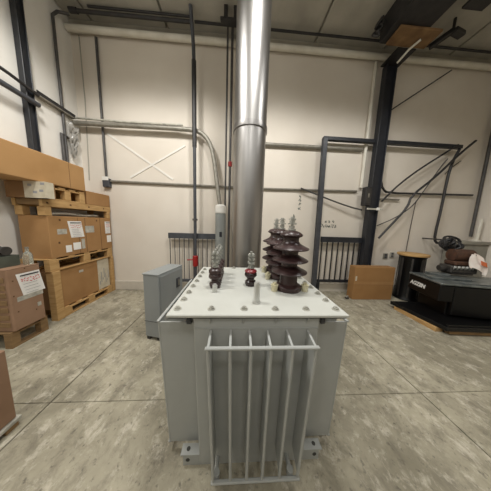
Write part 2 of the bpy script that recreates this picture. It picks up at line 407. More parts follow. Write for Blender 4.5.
# ------------------------------------------------------------------ grey cabinet left of the transformer
A = thing('electrical_cabinet', 'narrow grey steel electrical cabinet on short black feet left of the transformer', 'cabinet', (-1.16, 2.06, 0), math.radians(-14))
B().box((0, 0, .045), (.225, .52, .88), .008).build('cabinet_body', M_cab, A)
B().box((-.006, -.006, .88), (.223, .526, .895), .004).build('cabinet_top', M_cab, A)
B().box((.226, .02, .07), (.233, .50, .86), .003).build('door', M_cab, A)
lt = B().box((.234, .34, .60), (.246, .42, .74), .004).build('latch_plate', M_cabd, A); lt.data.materials[0] = M_slate
B().box((.247, .365, .63), (.258, .395, .71), .004).build('handle', M_galv, lt)
for x, y in ((.03, .03), (.18, .03), (.03, .46), (.18, .46)):
    B().box((x - .02, y - .02, 0), (x + .03, y + .03, .045), .003).build('foot', M_cabd, A)
B().box((-.002, -.003, .26), (.225, -.0, .266)).build('panel_seam', M_slate, A)

# ------------------------------------------------------------------ crates on the left
def pallet(t, x0, x1, y0, y1, z0, h, m=M_wood, nb=3, nd=5, bw=.13, dw=.1):
    # deck boards run across x; stringer blocks stand along y
    th = .02
    for k in range(nd):
        yy = y0 + (y1 - y0 - dw) * k / (nd - 1)
        B().box((x0, yy, z0 + h - th), (x1, yy + dw, z0 + h), .003).build('deck_board', m, t)
    for x in (x0, x1 - .08) if nb else ():
        B().box((x, y0, z0), (x + .08, y1, z0 + th), .003).build('bottom_board', m, t)
        B().box((x, y0, z0 + h - 2 * th), (x + .08, y1, z0 + h - th), .003).build('stringer_board', m, t)
        for k in range(nb):
            yy = y0 + (y1 - y0 - bw) * k / (nb - 1)
            B().box((x, yy, z0 + th), (x + .08, yy + bw, z0 + h - 2 * th), .003).build('block', m, t)
def paper(parent, face_x, y0, y1, z0, z1, red=True, lines=5, skew=0.):
    s = -1
    b = B(); b.grid(lambda u, v: Vector((face_x + .002 + .006 * math.sin(u * 3) * v, y0 + (y1 - y0) * u + skew * (1 - v), z0 + (z1 - z0) * v)), 4, 4, .0012)
    p = b.build('paper_sheet', M_paper, parent)
    rnd = random.Random(int(abs(y0) * 999))
    def P_(u, v, e=.0105): return Vector((face_x + e, y0 + (y1 - y0) * u + skew * (1 - v), z0 + (z1 - z0) * v))
    h = z1 - z0
    B().bar(P_(.12, .9), P_(.92, .9), .001, h * .055).build('printed_heading', M_ink, p)
    if red:
        r_ = B()
        for row, vv in ((0, .74), (1, .62)):
            u = .1
            while u < .85:
                du = rnd.uniform(.04, .10)
                r_.bar(P_(u, vv + rnd.uniform(-.04, .04)), P_(u + du, vv + rnd.uniform(-.05, .05)), .001, h * .03); u += du + .05
        r_.build('handwriting', M_inkred, p)
    g = B()
    for k in range(lines):
        v = .5 - .42 * k / max(1, lines - 1)
        g.bar(P_(.12, v), P_(rnd.uniform(.6, .9), v), .001, h * .014)
    g.build('printed_lines', M_inkgrey, p)
    return p
FX = -2.66                       # face of the stack that looks at the aisle
XB = -3.05
# lower unit: carton on a pallet inside corner posts
L1 = thing('crate', 'long brown carton on a pine pallet between timber corner posts, bottom of the left-wall stack', 'crate', (FX, 2.42, 0))
def wl(p): return (p[0] - FX, p[1] - 2.42, p[2])
def lbox(t, a, b, name, m, bev=.004, base=None):
    b0 = base or t.location
    return B().box(tuple(a[i] - b0[i] for i in range(3)), tuple(b[i] - b0[i] for i in range(3)), bev).build(name, m, t)
pallet(L1, XB - FX, .0, .15, 1.16, 0, .15, m=M_wood)
lbox(L1, (XB + .02, 2.58, .151), (FX - .03, 3.28, .755), 'carton', M_card)
lbox(L1, (XB + .02, 3.282, .151), (FX - .028, 3.56, .75), 'carton_end_wrap', M_tape)
for k in range(7):   # printed blocks on the wrapped end
    lbox(L1, (FX - .027, 3.31 + .035 * k, .25 + .04 * (k % 4)), (FX - .026, 3.325 + .035 * k, .32 + .06 * ((k * 3) % 5)), 'print_mark', M_inkgrey, 0)
lbox(L1, (FX - .029, 2.9, .62), (FX - .0275, 2.98, .66), 'small_tape_strip', M_film, 0)
for x, y, m in ((FX - .085, 2.46, M_wood), (XB, 2.46, M_wooddk), (FX - .07, 3.59, M_wood), (XB, 3.59, M_wood)):
    lbox(L1, (x, y, 0), (x + (.1 if y < 3 else .075), y + (.105 if y < 3 else .07), .76), 'corner_post', m)
lbox(L1, (XB + .1, 2.50, .155), (FX - .09, 2.575, .75), 'end_board', M_carddk)
# upper unit on pallet
U = thing('crate', 'large brown carton with white papers on its side, middle of the left-wall stack', 'crate', (FX, 2.42, .762))
def pal2():
    pallet(U, XB - FX, .0, .03, 1.23, 0, .19, m=M_wood)
pal2()
lbox(U, (XB, 2.49, .953), (FX, 3.66, 1.572), 'carton', M_card, .006)
for y in (2.93, 3.06, 3.38): lbox(U, (FX, y, .96), (FX + .002, y + .012, 1.565), 'carton_seam', M_carddk, 0)
paper(U, 0.001, 2.76 - 2.42, 2.99 - 2.42, 1.235 - .762, 1.50 - .762, red=True, skew=.04)
paper(U, 0.001, 3.50 - 2.42, 3.63 - 2.42, 1.26 - .762, 1.50 - .762, red=True, lines=4)
for a, b in (((2.70, 1.01), (2.79, 1.12)), ((2.82, 1.03), (2.95, 1.15)), ((3.53, 1.08), (3.64, 1.22))):
    lbox(U, (FX, a[0], a[1]), (FX + .003, b[0], b[1]), 'white_sticker', M_paper, 0)
for a, b in (((2.60, 1.30), (2.74, 1.38)), ((3.06, 1.30), (3.24, 1.42)), ((2.97, 1.03), (3.03, 1.2))):
    lbox(U, (FX, a[0], a[1]), (FX + .0022, b[0], b[1]), 'tape_patch', M_film, 0)
for y, z in ((2.60, 1.16), (3.3, 1.5), (2.64, 1.5)): lbox(U, (FX, y, z), (FX + .002, y + .025, z + .03), 'hand_hole', M_nail, 0)
for x in (FX - .1, XB): lbox(U, (x, 2.47, 1.573), (x + .1, 2.56, 1.70), 'post_stub', M_wood)
for x, y in ((FX - .07, 3.58), (XB, 3.58)):
    lbox(U, (x, y, 1.573), (x + .1 if y < 3 else x + .07, y + .08, 1.70), 'post_stub', M_wood)
lbox(U, (FX - .045, 2.45, 1.70), (FX + .0, 3.68, 1.80), 'side_beam', M_wood)
lbox(U, (XB, 2.45, 1.70), (XB + .05, 3.68, 1.80), 'side_beam', M_wood)
lbox(U, (XB + .05, 2.46, 1.72), (FX - .05, 2.52, 1.80), 'end_beam', M_wooddk)
for k in range(4): lbox(U, (FX - .0, 2.5 + .33 * k, 1.74), (FX + .002, 2.525 + .33 * k, 1.765), 'knot', M_nail, 0)
B().tube([(-.12, .2, .84), (-.1, .45, .86), (-.13, .7, .835), (-.1, 1.0, .85), (-.15, 1.12, .84)], .022, 8, 2).build('wrapping_roll', M_film, U)
# carton with white tape end and small pallet above
K = thing('taped_carton', 'flat brown carton with white tape on its front end, under the biggest carton', 'carton', (-2.8, 2.42, 1.801))
lbox(K, (-3.05, 2.405, 1.801), (-2.54, 2.522, 2.012), 'carton', M_carddk)
lbox(K, (-2.81, 2.401, 1.801), (-2.537, 2.50, 2.013), 'tape_wrap', M_tape, 0)
for k, (a, c) in enumerate(((-2.76, 1.95), (-2.70, 1.86), (-2.60, 1.97), (-2.62, 1.88))):
    lbox(K, (a, 2.3995, c), (a + .05, 2.4005, c + .03), 'print_mark', M_inkgrey, 0)
PL = thing('pallet', 'small pine block pallet carrying the biggest carton on top of the stack', 'pallet', (FX, 2.53, 1.801))
pallet(PL, XB - FX, 0, 0, .58, 0, .195, nd=4, nb=3, bw=.09)
G = thing('carton', 'biggest plain tan carton lying on top of the left-wall stack', 'carton', (FX, 2.13, 2.014))
B().box((-.37, -.08, 0), (.02, .99, .395), .01).build('carton', M_cardlt, G)
B().box((.0205, .72, .005), (.0215, .728, .39)).build('carton_seam', M_carddk, G)
B().box((-.222, -.08, .3945), (-.215, .99, .3965)).build('top_flap_seam', M_carddk, G)
H = thing('carton', 'small brown carton at the far end on top of the stack, nearest the corner', 'carton', (FX, 3.15, 1.801))
B().box((-.34, .0, 0), (-.0, .53, .235), .006).build('carton', M_card, H)
B().box((-.215, -.0, .2345), (-.208, .53, .236)).build('top_flap_seam', M_carddk, H)

# pink carton in front
Q = thing('pink_carton', 'faded pinkish carton on a pallet with a big white paper sheet, left front', 'carton', (-2.56, 1.92, 0))
pallet(Q, -.56, -.03, -.02, .36, .0, .2, m=M_wooddk, nd=3, nb=2, bw=.085, dw=.08)
B().box((-.55, 0, .201), (.0, .325, .945), .012).build('carton', M_cardpink, Q)
B().box((-.55, .0, .9445), (.0, .325, .9465)).build('carton_top', M_cardpink, Q)
for k in range(7): B().box((-.52, -.008, .26 + .09 * k), (-.03, -.001, .32 + .09 * k), .003).build('side_slat', M_wooddk, Q)
paper(Q, .001, .075, .305, .60, .875, red=True, lines=4, skew=.045)
B().box((.0, .06, .545), (.002, .32, .60)).build('grey_tape', M_film, Q)
for y, z in ((.04, .8), (.05, .42), (.22, .36), (.16, .92), (.03, .62)): B().box((.0, y, z), (.0025, y + .012, z + .014)).build('hand_hole', M_nail, Q)
B().box((.0, .245, .40), (.0022, .285, .45)).build('sticker', M_film, Q)
gb = thing('metal_tray', 'grey-green metal tray on top of the pinkish carton', 'tray', (-2.82, 1.97, .947))
b = B().box((-.22, 0, 0), (.12, .2, .012), .003)
for a, c in (((-.22, 0, .012), (.12, .012, .13)), ((-.22, .188, .012), (.12, .2, .13)), ((.108, .012, .012), (.12, .188, .13)), ((-.22, .012, .012), (-.208, .188, .13))): b.box(a, c)
b.build('tray_body', M_olive, gb); B().box((-.2, .014, .013), (.105, .186, .10)).build('tray_contents', M_black, gb)
pm = thing('pipe_fitting', 'dark metal pipe fitting lying across the grey-green tray', 'fitting', (-2.86, 2.07, 1.078))
b = B().lathe([(.04, -.14), (.055, -.13), (.055, -.1), (.04, -.09), (.038, .0), (.06, .01), (.06, .05), (.042, .06), (.042, .12), (.052, .125), (.052, .15)], (0, 0, .06), 20, Matrix.Rotation(math.pi / 2, 3, 'Y'))
b.build('fitting_body', M_iron, pm, smooth=True); B().cyl((.0, -.0, .11), (.0, 0, .17), .024, n=12).build('fitting_branch', M_iron, pm)
bo = thing('bottle', 'small clear bottle standing on the pinkish carton beside the tray', 'bottle', (-2.645, 2.205, .947))
B().lathe([(0, 0), (.038, 0), (.042, .008), (.042, .12), (.034, .145), (.016, .165), (.015, .20)], n=20).build('bottle_body', mg, bo, smooth=True)
B().cyl((0, 0, .20), (0, 0, .222), .018, n=14).build('bottle_cap', M_galv, bo)
# crate whose corner enters at lower left
Z = thing('crate', 'pinkish-brown crate cut by the left edge of the frame, nearest the camera', 'crate', (-1.585, .68, 0))
B().box((-.6, 0, .07), (-.015, .46, .62), .008).build('crate_body', M_cardpink, Z)
B().box((-.6, -.01, .04), (.0, .475, .07), .004).build('base_board', M_film, Z)
for y in (.0, .2, .39): B().box((-.6, y, 0), (-.01, y + .07, .04), .003).build('skid', M_wooddk, Z)

# ------------------------------------------------------------------ left wall steel and pipes
c = thing('steel_column', 'dark navy steel column against the left wall behind the crates', 'column', (-3.09, 2.85, 0))
B().box((-.05, -.05, .012), (.03, -.038, 5.12), .003).build('flange', M_navy, c); B().box((-.05, .038, .012), (.03, .05, 5.12), .003).build('flange', M_navy, c)
B().box((-.009, -.038, .012), (.009, .038, 5.12)).build('web', M_navy, c); B().box((-.05, -.06, 0), (.04, .06, .012)).build('base_plate', M_navy, c)
tag(B().tube([(-3.115, 3.36, 2.0), (-3.115, 3.36, 4.86), (-3.09, 3.42, 4.97), (-2.95, 3.47, 5.0)], .021, 10).build('left_wall_pipe', M_greypipe, smooth=True), 'thin dark vertical pipe on the left wall near the corner', 'pipe')
t = thing('cable_tray', 'dark narrow cable tray running along the left wall from column to corner', 'tray', (-3.1, 2.95, 3.42))
B().box((-.045, .0, -.03), (.03, .60, -.015)).build('tray_base', M_galv, t); B().box((-.045, 0, -.015), (-.035, .60, .04)).build('tray_side', M_black, t)
B().box((.02, 0, -.015), (.03, .60, .04)).build('tray_side', M_black, t)
tag(B().tube([(-3.03, 1.5, 3.45), (-3.03, 2.60, 3.40), (-3.03, 2.92, 3.36)], .022, 10).build('left_wall_conduit', M_black, smooth=True), 'thin dark conduit on the left wall, upper of two running to the column', 'conduit')
tag(B().tube([(-3.02, 1.5, 3.24), (-3.02, 2.90, 3.215)], .035, 10).build('left_wall_conduit', M_slate, smooth=True), 'thicker grey conduit on the left wall, lower of two running to the column', 'conduit')
g = thing('plastic_sheeting', 'crumpled greyish plastic wrap hanging on the left wall beside the corner', 'plastic')
b = B()
def crump(u, v):
    rnd = math.sin(u * 23 + v * 9) * .02 + math.sin(v * 17 - u * 7) * .014
    return Vector((-3.09 + rnd, 3.42 + .2 * u * (.5 + .5 * v), 2.70 + .54 * v + .05 * math.sin(u * 9)))
b.grid(crump, 12, 16, .002); b.build('wrap_sheet', M_wrap, g)
tag(B().tube([(-3.115, 3.30, 2.5), (-3.115, 3.30, 3.02), (-3.115, 3.42, 3.0)], .022, 8).build('short_pipe', M_greypipe, smooth=True), 'short bent dark pipe on the left wall below the cable tray', 'pipe')

# ------------------------------------------------------------------ back wall: pipes, conduits, rails
tag(B().tube([(XL + .02, 3.612, 4.93), (XR - .02, 3.612, 4.93)], .052, 14).build('ceiling_pipe', M_whitepipe, smooth=True), 'long white pipe running the width of the room just below the ceiling', 'pipe')
t = thing('dark_ceiling_pipe', 'pair of thin dark pipes above the white ceiling pipe, left half', 'pipes', (-2.85, 3.44, 5.03))
B().tube([(0, 0, .0), (1.98, 0, .0)], .028, 10).build('pipe', M_black, t, smooth=True); B().tube([(.25, -.02, .06), (1.95, -.02, .06)], .018, 10).build('pipe', M_black, t, smooth=True)
B().cyl((-.06, 0, 0), (.06, 0, 0), .04, n=12).build('pipe_coupling', M_black, t)
tag(B().tube([(-.83, 3.44, 5.04), (XR - .2, 3.46, 5.04)], .02, 8).build('ceiling_line', M_black, smooth=True), 'thin dark line running along the ceiling edge right of the dark pipes', 'pipe')
V = thing('vertical_pipe', 'dark full-height vertical pipe with a red valve near the floor, left of the duct', 'pipe', (-.86, 3.49, 0))
B().tube([(.0, 0, 0), (.0, 0, 4.5), (.0, -.03, 4.72), (.0, -.08, 4.85), (.0, -.2, 5.12)], .032, 12).build('pipe', M_slate, V, smooth=True)
B().tube([(.0, .002, 3.0), (.0, .0, 4.48)], .042, 12).build('pipe_sleeve', M_black, V, smooth=True)
o = B().lathe([(.036, -.12), (.055, -.1), (.055, .1), (.036, .12)], (0, 0, .73), 16).build('valve', M_red, V, smooth=True)
B().cyl((-.05, -.02, .76), (-.16, -.05, .76), .014, n=10).build('valve_handle', M_red, o)
B().cyl((0, 0, 1.58), (0, 0, 1.62), .052, n=16).build('pipe_coupling', M_greypipe, V)
V2 = thing('corner_pipe', 'thin dark pipe dropping to a junction box near the left corner of the back wall', 'pipe', (-2.68, 3.665, 0))
B().tube([(0, 0, 2.36), (0, 0, 4.87)], .021, 10).build('pipe', M_greypipe, V2, smooth=True)
o = B().box((-.055, -.045, 2.2), (.075, .033, 2.37), .006).build('junction_box', M_slate, V2); B().box((-.05, -.05, 2.33), (.07, -.045, 2.40)).build('box_cover', M_white, o)
tag(B().tube([(-2.60, 3.672, 2.325), (.52, 3.672, 2.31), (2.65, 3.672, 2.345)], .024, 8).build('wall_rail', M_galv, smooth=True), 'thin grey conduit along the middle of the back wall, from junction box to column', 'conduit')
tag(B().tube([(.4, 3.658, 3.2), (2.65, 3.658, 3.205)], .038, 10).build('pale_conduit', M_galv, smooth=True), 'pale conduit between the duct and the column at two thirds wall height', 'conduit')
C2 = thing('conduit', 'grey conduit from the left corner bending down into a thick plastic sleeve', 'conduit', (0, 3.575, 0))
B().tube([(-3.12, 0, 3.34), (-1.05, 0, 3.355), (-.78, 0, 3.33), (-.60, -.01, 3.18), (-.50, -.03, 2.9), (-.40, -.09, 2.2), (-.35, -.12, 1.9)], .042, 12, 1).build('pipe', M_galv, C2, smooth=True)
B().tube([(-3.1, -.02, 3.42), (-2.2, -.02, 3.40), (-1.1, -.01, 3.415)], .018, 8).build('cable', M_film, C2)
sl = B().lathe([(.104, 0), (.104, 1.74)], (-.335, -.13, 0), 28).build('sleeve', M_pvc, C2, smooth=True)
B().lathe([(.105, 1.74), (.113, 1.75), (.113, 1.88), (.08, 1.91), (.05, 1.92)], (-.335, -.13, 0), 28).build('sleeve_cap', M_white, sl, smooth=True)
B().box((-.345, -.239, 1.27), (-.295, -.223, 1.37), .003).build('tag', M_ink, sl)
DP = thing('thin_pipe_pair', 'two thin dark pipes side by side next to the left edge of the duct', 'pipes', (-.2, 3.5, 0))
for dx, rr in ((-.05, .018), (.035, .024)):
    B().tube([(dx, .0, 0), (dx, 0, ZC)], rr, 10).build('pipe', M_greypipe, DP, smooth=True)
B().lathe([(.026, -.05), (.04, -.04), (.04, .04), (.026, .05)], (.035, 0, 2.72), 14).build('valve', M_red, DP, smooth=True)
bq = thing('ceiling_bracket', 'dark pipe bracket hanging from the ceiling left of the duct', 'bracket', (-.2, 3.28, 4.93))
B().box((-.16, -.05, -.01), (.16, .05, .02), .004).build('bracket_plate', M_black, bq); B().box((-.1, -.04, .02), (-.04, .04, .2)).build('bracket_leg', M_black, bq); B().box((.06, -.04, .02), (.12, .04, .2)).build('bracket_leg', M_black, bq)
# railings on the back wall
def railing(name, label, x0, x1, zb, zt, th, n, bt, m, mb):
    t = thing(name, label, 'railing', (x0, 3.58, 0), group=None); L = x1 - x0
    B().box((0, -.025, zt - th), (L, .025, zt), .004).build('top_rail', m, t)
    B().box((0, -.02, zb), (L, .02, zb + .06), .003).build('bottom_rail', m, t)
    for k in range(n):
        x = .02 + (L - .04 - bt) * k / (n - 1)
        B().box((x, -bt / 2, zb + .06), (x + bt, bt / 2, zt - th)).build('bar', mb, t)
    for x in (.0, L - .05): B().box((x, -.024, 0), (x + .05, .024, zb)).build('foot', m, t)
    return t
railing('railing', 'slate grey barred railing at the wall left of the duct', -1.44, -.30, .24, 1.31, .115, 12, .015, M_slate, M_greypipe)
railing('railing', 'black barred railing at the wall inside the right dark frame', 1.885, 2.83, .27, 1.32, .12, 8, .022, M_navy, M_black)
# right dark frame
F = thing('wall_pipework', 'dark square-tube post and long top bar on the back wall right of the duct', 'pipework', (1.75, 3.575, 0))
B().bar((.06, 0, 0), (.02, 0, 3.35), .085, .075, .006).build('post', M_slate, F)
B().bar((-.02, 0, 3.34), (3.05, 0, 3.34), .08, .07, .005).build('top_bar', M_navy, F)
B().tube([(3.03, 0, 3.30), (2.91, 0, 3.01), (2.87, 0, 2.64), (2.86, 0, 2.02), (2.82, 0, 1.44), (2.86, -.0, 1.26), (3.0, -.02, 1.24)], .026, 8, 1).build('drop_pipe', M_black, F, smooth=True)
c = thing('steel_column', 'dark navy steel column rising to the ceiling beam on the right', 'column', (2.925, 3.52, 0))
B().box((-.105, -.06, .015), (-.09, .06, 4.70), .003).build('flange', M_navy, c); B().box((.09, -.06, .015), (.105, .06, 4.70), .003).build('flange', M_navy, c)
B().box((-.09, -.008, .015), (.09, .008, 4.70)).build('web', M_navy, c); B().box((-.12, -.065, 0), (.12, .065, .015)).build('base_plate', M_navy, c)
B().box((-.17, -.32, 4.70), (.17, .035, 4.72)).build('cap_plate', M_black, c)
tag(B().tube([(2.73, 3.655, 2.42), (2.73, 3.655, 4.87)], .034, 12).build('white_downpipe', M_whitepipe, smooth=True), 'white vertical pipe just left of the right steel column', 'pipe')
sw = thing('switch_box', 'black switch box fixed to the left side of the right column', 'switch', (2.753, 3.50, 2.02))
B().box((-.065, -.06, 0), (.065, .06, .38), .006).build('box_body', M_black, sw); B().box((-.05, -.068, .04), (.05, -.061, .34), .003).build('box_cover', M_iron, sw); B().box((-.02, -.085, .16), (.0, -.068, .24)).build('lever', M_galv, sw)
cl = thing('column_clamp', 'pale clamp strapped round the right column at mid height', 'clamp', (2.91, 3.45, 1.93))
B().box((-.15, -.012, 0), (.2, .008, .035), .003).build('strap', M_film, cl); B().box((.05, -.03, -.01), (.12, -.012, .05), .004).build('buckle', M_white, cl)
# crane beam, board, clamp blocks
cb = thing('crane_beam', 'black steel beam under the ceiling running toward the camera at the right', 'beam', (2.72, 3.22, 4.765))
B().box((-.30, -4.5, 0), (.30, .0, .025), .003).build('flange', M_black, cb); B().box((-.30, -4.5, .335), (.30, 0, .36), .003).build('flange', M_black, cb); B().box((-.3, -4.5, .025), (-.28, 0, .335)).build('web', M_black, cb); B().box((.28, -4.5, .025), (.3, 0, .335)).build('web', M_black, cb)
B().box((-.28, -.02, .025), (.28, 0, .335)).build('end_plate', M_black, cb)
tag(B().box((2.52, 2.92, 4.722), (3.24, 3.20, 4.763), .006).build('plywood_board', M_ply), 'brown plywood board clamped between the right column top and the black beam', 'board')
tag(B().tube([(2.90, 3.34, 4.60), (2.95, 3.18, 4.68), (3.0, 3.04, 4.70)], .018, 8).build('pale_strap', M_whitepipe, smooth=True), 'pale strap slanting up from the right column over the plywood board', 'strap')
b2 = thing('ceiling_block', 'black steel block at the top right edge, farther right than the long beam', 'beam', (3.2, 2.68, 4.76))
B().box((0, -.7, 0), (.32, .0, .03)).build('flange', M_black, b2); B().box((.13, -.7, .03), (.18, 0, .33)).build('web', M_black, b2); B().box((0, -.7, .33), (.32, 0, .36)).build('flange', M_black, b2)
b3 = thing('ceiling_clamp', 'black angled clamp hanging under the ceiling right of the column', 'clamp', (3.42, 3.08, 4.84))
B().bar((.0, .2, .0), (.2, .0, .1), .08, .07, .008).build('clamp_arm', M_black, b3); B().bar((.18, .0, .08), (.42, .06, .09), .1, .07, .01).build('clamp_jaw', M_black, b3); B().cyl((.2, .02, .1), (.2, .02, .285), .02, n=10).build('hanger_rod', M_black, b3)
b4 = thing('cable_knot', 'tangle of black cable at the left side of the beam end', 'cable', (2.34, 3.1, 4.88))
b = B(); rnd = random.Random(3)
b.tube([(rnd.uniform(-.1, .07), rnd.uniform(-.1, .1), rnd.uniform(-.12, .12)) for _ in range(12)], .022, 7, 2); b.build('cable_loop', M_black, b4, smooth=True)
tag(B().tube([(3.05, 3.6, 3.92), (3.23, 3.6, 4.05), (4.31, 3.6, 4.8)], .013, 6).build('thin_wire', M_black), 'thin dark wire slanting up the wall from the right column to the ceiling pipe', 'wire')
# cables at right
def cab(pts, r_, label, m=M_black, n=2, name='wall_cable'): return tag(B().tube(pts, r_ * .75, 8, n).build(name, m, smooth=True), label, 'cable')
cab([(4.66, 3.52, 3.36), (4.38, 3.55, 3.16), (3.91, 3.55, 2.84), (3.49, 3.55, 2.50), (3.13, 3.52, 2.13)], .024, 'upper black cable slanting from the frame corner down to the right column')
cab([(5.01, 3.50, 3.45), (4.68, 3.50, 3.15), (4.24, 3.5, 2.67), (3.77, 3.5, 2.27), (3.72, 3.5, 2.02), (3.49, 3.5, 1.73), (3.15, 3.49, 1.33)], .03, 'thick black cable with a kink slanting down from the frame corner', n=1)
cab([(4.63, 3.64, 3.12), (4.49, 3.64, 2.93), (4.22, 3.64, 2.45), (3.99, 3.64, 2.06), (3.6, 3.62, 1.79), (3.14, 3.57, 1.6)], .014, 'thin grey cable sagging behind the thick kinked black cable', M_greypipe)
cab([(3.08, 3.55, 2.55), (3.18, 3.6, 2.41), (3.35, 3.65, 2.335), (4.2, 3.65, 2.35), (5.41, 3.65, 2.37)], .03, 'dark horizontal conduit on the wall right of the right column', n=1, name='wall_conduit')
cab([(4.98, 3.66, 3.1), (4.75, 3.66, 2.92), (4.66, 3.66, 2.8)], .012, 'short thin wire end below the right frame corner', n=0)
cab([(4.09, 3.672, 2.2), (4.08, 3.675, 2.06), (4.06, 3.678, 1.6), (4.04, 3.675, 1.0)], .009, 'thin grey wire hanging straight down the wall right of the column', M_greypipe, 0)
cab([(1.36, 3.62, 2.345), (1.5, 3.61, 2.30), (2.03, 3.60, 2.12), (2.5, 3.58, 1.98), (2.73, 3.55, 1.93)], .022, 'dark double cable sagging inside the frame toward the right column', M_greypipe)
t = thing('conduit_stub', 'short grey conduit stub on the wall right of the column, just below the dark conduit', 'conduit', (3.2, 3.66, 2.2)); B().tube([(0, 0, 0), (.46, 0, 0)], .018, 8).build('pipe', M_galv, t, smooth=True)
for k, (x, z) in enumerate(((3.5, .83), (3.66, .86))):
    t = thing('wall_outlet', ('grey wall outlet above the cardboard box, left of two' if k == 0 else 'pale wall outlet above the cardboard box, right of two'), 'outlet', (x, 3.698, z))
    B().box((0, -.02, 0), (.11, 0, .13), .004).build('cover_plate', M_base if k else M_galv, t)
    for j in range(2): B().box((.03, -.023, .02 + .055 * j), (.08, -.0202, .055 + .055 * j)).build('socket', M_slate, t)
# right corner pipe and sill
tag(B().tube([(5.54, 3.62, 1.42), (5.54, 3.62, 4.87)], .03, 10).build('right_corner_pipe', M_greypipe, smooth=True), 'grey vertical pipe in the right corner of the back wall', 'pipe')
t = thing('concrete_ledge', 'low grey concrete ledge at the wall behind the black machine', 'ledge', (4.95, 3.35, 0)); B().box((0, 0, 0), (.66, .31, 1.25), .01).build('ledge_body', M_conc, t); B().box((-.03, -.03, 1.25), (.66, .31, 1.32), .008).build('ledge_cap', M_conc, t)
t = thing('white_standpipe', 'short white pipe standing on the concrete ledge at the right edge', 'pipe', (5.44, 3.45, 1.32)); B().tube([(0, 0, 0), (.02, 0, .5)], .03, 12).build('pipe', M_whitepipe, t, smooth=True); B().cyl((0, 0, 0), (0, 0, .03), .065, n=14).build('pipe_base', M_whitepipe, t)

# ------------------------------------------------------------------ cardboard box at right
X = thing('cardboard_box', 'closed brown cardboard box on the floor in front of the right column', 'box', (2.53, 3.26, 0))
bx = B().box((0, 0, 0), (.89, .19, .72), .006).build('carton', M_cardbox, X)
B().box((-.001, .09, .7195), (.891, .098, .7215)).build('top_flap_seam', M_carddk, X)
B().box((.0, -.0012, .33), (.89, -.0004, .337)).build('fold_line', M_carddk, X)
B().box((.02, -.0016, .42), (.055, -.0006, .52)).build('tape_scrap', M_tape, X)
B().box((.0, -.0014, .337), (.89, -.0006, .40)).build('clear_tape', M_card, X)

# ------------------------------------------------------------------ reel and machine on the right
R_ = thing('cable_reel', 'black drum with a tan wooden top between the cardboard box and the black machine', 'reel', (3.87, 3.36, 0))
B().lathe([(.23, 0), (.24, .02), (.205, .10), (.195, .5), (.205, .9), (.235, .975)], n=36).build('drum_body', M_mach, R_, smooth=True)
B().lathe([(.25, .976), (.26, .985), (.26, 1.015), (.25, 1.025)], n=40).build('wooden_top', M_wood, R_, smooth=True)
for k in range(8):
    a = 2 * math.pi * k / 8
    B().bar((.213 * math.cos(a), .213 * math.sin(a), .06), (.21 * math.cos(a), .21 * math.sin(a), .95), .03, .012).build('drum_stave', M_iron, R_)
N = thing('machine', 'big black machine with white lettering on its side, on a timber skid at the right', 'machine', (3.1, 2.1, 0))
def nm(poly): return [(x - 3.1, y - 2.1) for x, y in poly]
for (x0, y0, x1, y1) in ((3.14, 2.18, 3.14, 2.86), (3.9, 2.12, 3.9, 2.84), (4.7, 2.06, 4.7, 2.8)):
    B().bar((x0 - 3.1, y0 - 2.1, .035), (x1 - 3.1, y1 - 2.1, .035), .12, .07, .004).build('skid_timber', M_wood, N)
for (p, q) in (((3.1, 2.14), (5.1, 2.0)), ((3.1, 2.88), (5.1, 2.74))):
    B().bar((p[0] - 3.1 + .11, p[1] - 2.1, .035), (q[0] - 3.1, q[1] - 2.1, .033), .07, .055, .004).build('skid_board', M_wooddk, N)
B().prism(nm([(3.12, 2.08), (5.12, 1.94), (5.18, 2.78), (3.06, 2.93)]), .071, .135, .008).build('skid_plate', M_mach, N)
B().prism(nm([(3.15, 2.10), (5.1, 1.965), (5.1, 2.0), (3.15, 2.135)]), .135, .165, .003).build('skid_lip', M_mach, N)
B().prism(nm([(3.52, 2.42), (4.9, 2.12), (5.05, 2.64), (3.62, 2.92)]), .135, .66, .01).build('machine_base', M_mach, N)
ux, uy = .97, -.235
A0 = (3.335, 2.40); B0 = (3.50, 3.04)
sd = B().prism(nm([A0, (A0[0] + .20 * ux, A0[1] + .20 * uy), (B0[0] + .20 * ux, B0[1] + .20 * uy), B0]), .385, .665, .012).build('side_tank', M_mach, N)
B().prism(nm([(A0[0] + .205 * ux, A0[1] + .205 * uy), (A0[0] + 1.55 * ux, A0[1] + 1.55 * uy), (A0[0] + 1.55 * ux + .02, A0[1] + 1.55 * uy + .1), (A0[0] + .21 * ux + .02, A0[1] + .21 * uy + .1)]), .166, .655, .01).build('front_panel', M_mach, N)
B().prism(nm([(A0[0] - .01, A0[1] - .012), (A0[0] + 1.6 * ux, A0[1] + 1.6 * uy), (B0[0] + 1.6 * ux, B0[1] + 1.6 * uy), (B0[0] - .01, B0[1] + .008)]), .667, .70, .008).build('top_plate', M_dusty, N)
for k, (s0, s1, t0, t1, h) in enumerate(((.05, .62, .35, .62, .035), (.85, 1.5, .08, .3, .02), (.35, .75, .06, .2, .015), (.2, .5, .68, .9, .05))):
    def tp(s_, t_): return (A0[0] + s_ * ux + t_ * (B0[0] - A0[0]), A0[1] + s_ * uy + t_ * (B0[1] - A0[1]))
    B().prism(nm([tp(s0, t0), tp(s1, t0), tp(s1, t1), tp(s0, t1)]), .701, .701 + h, .006).build('raised_cover', M_dusty, N)
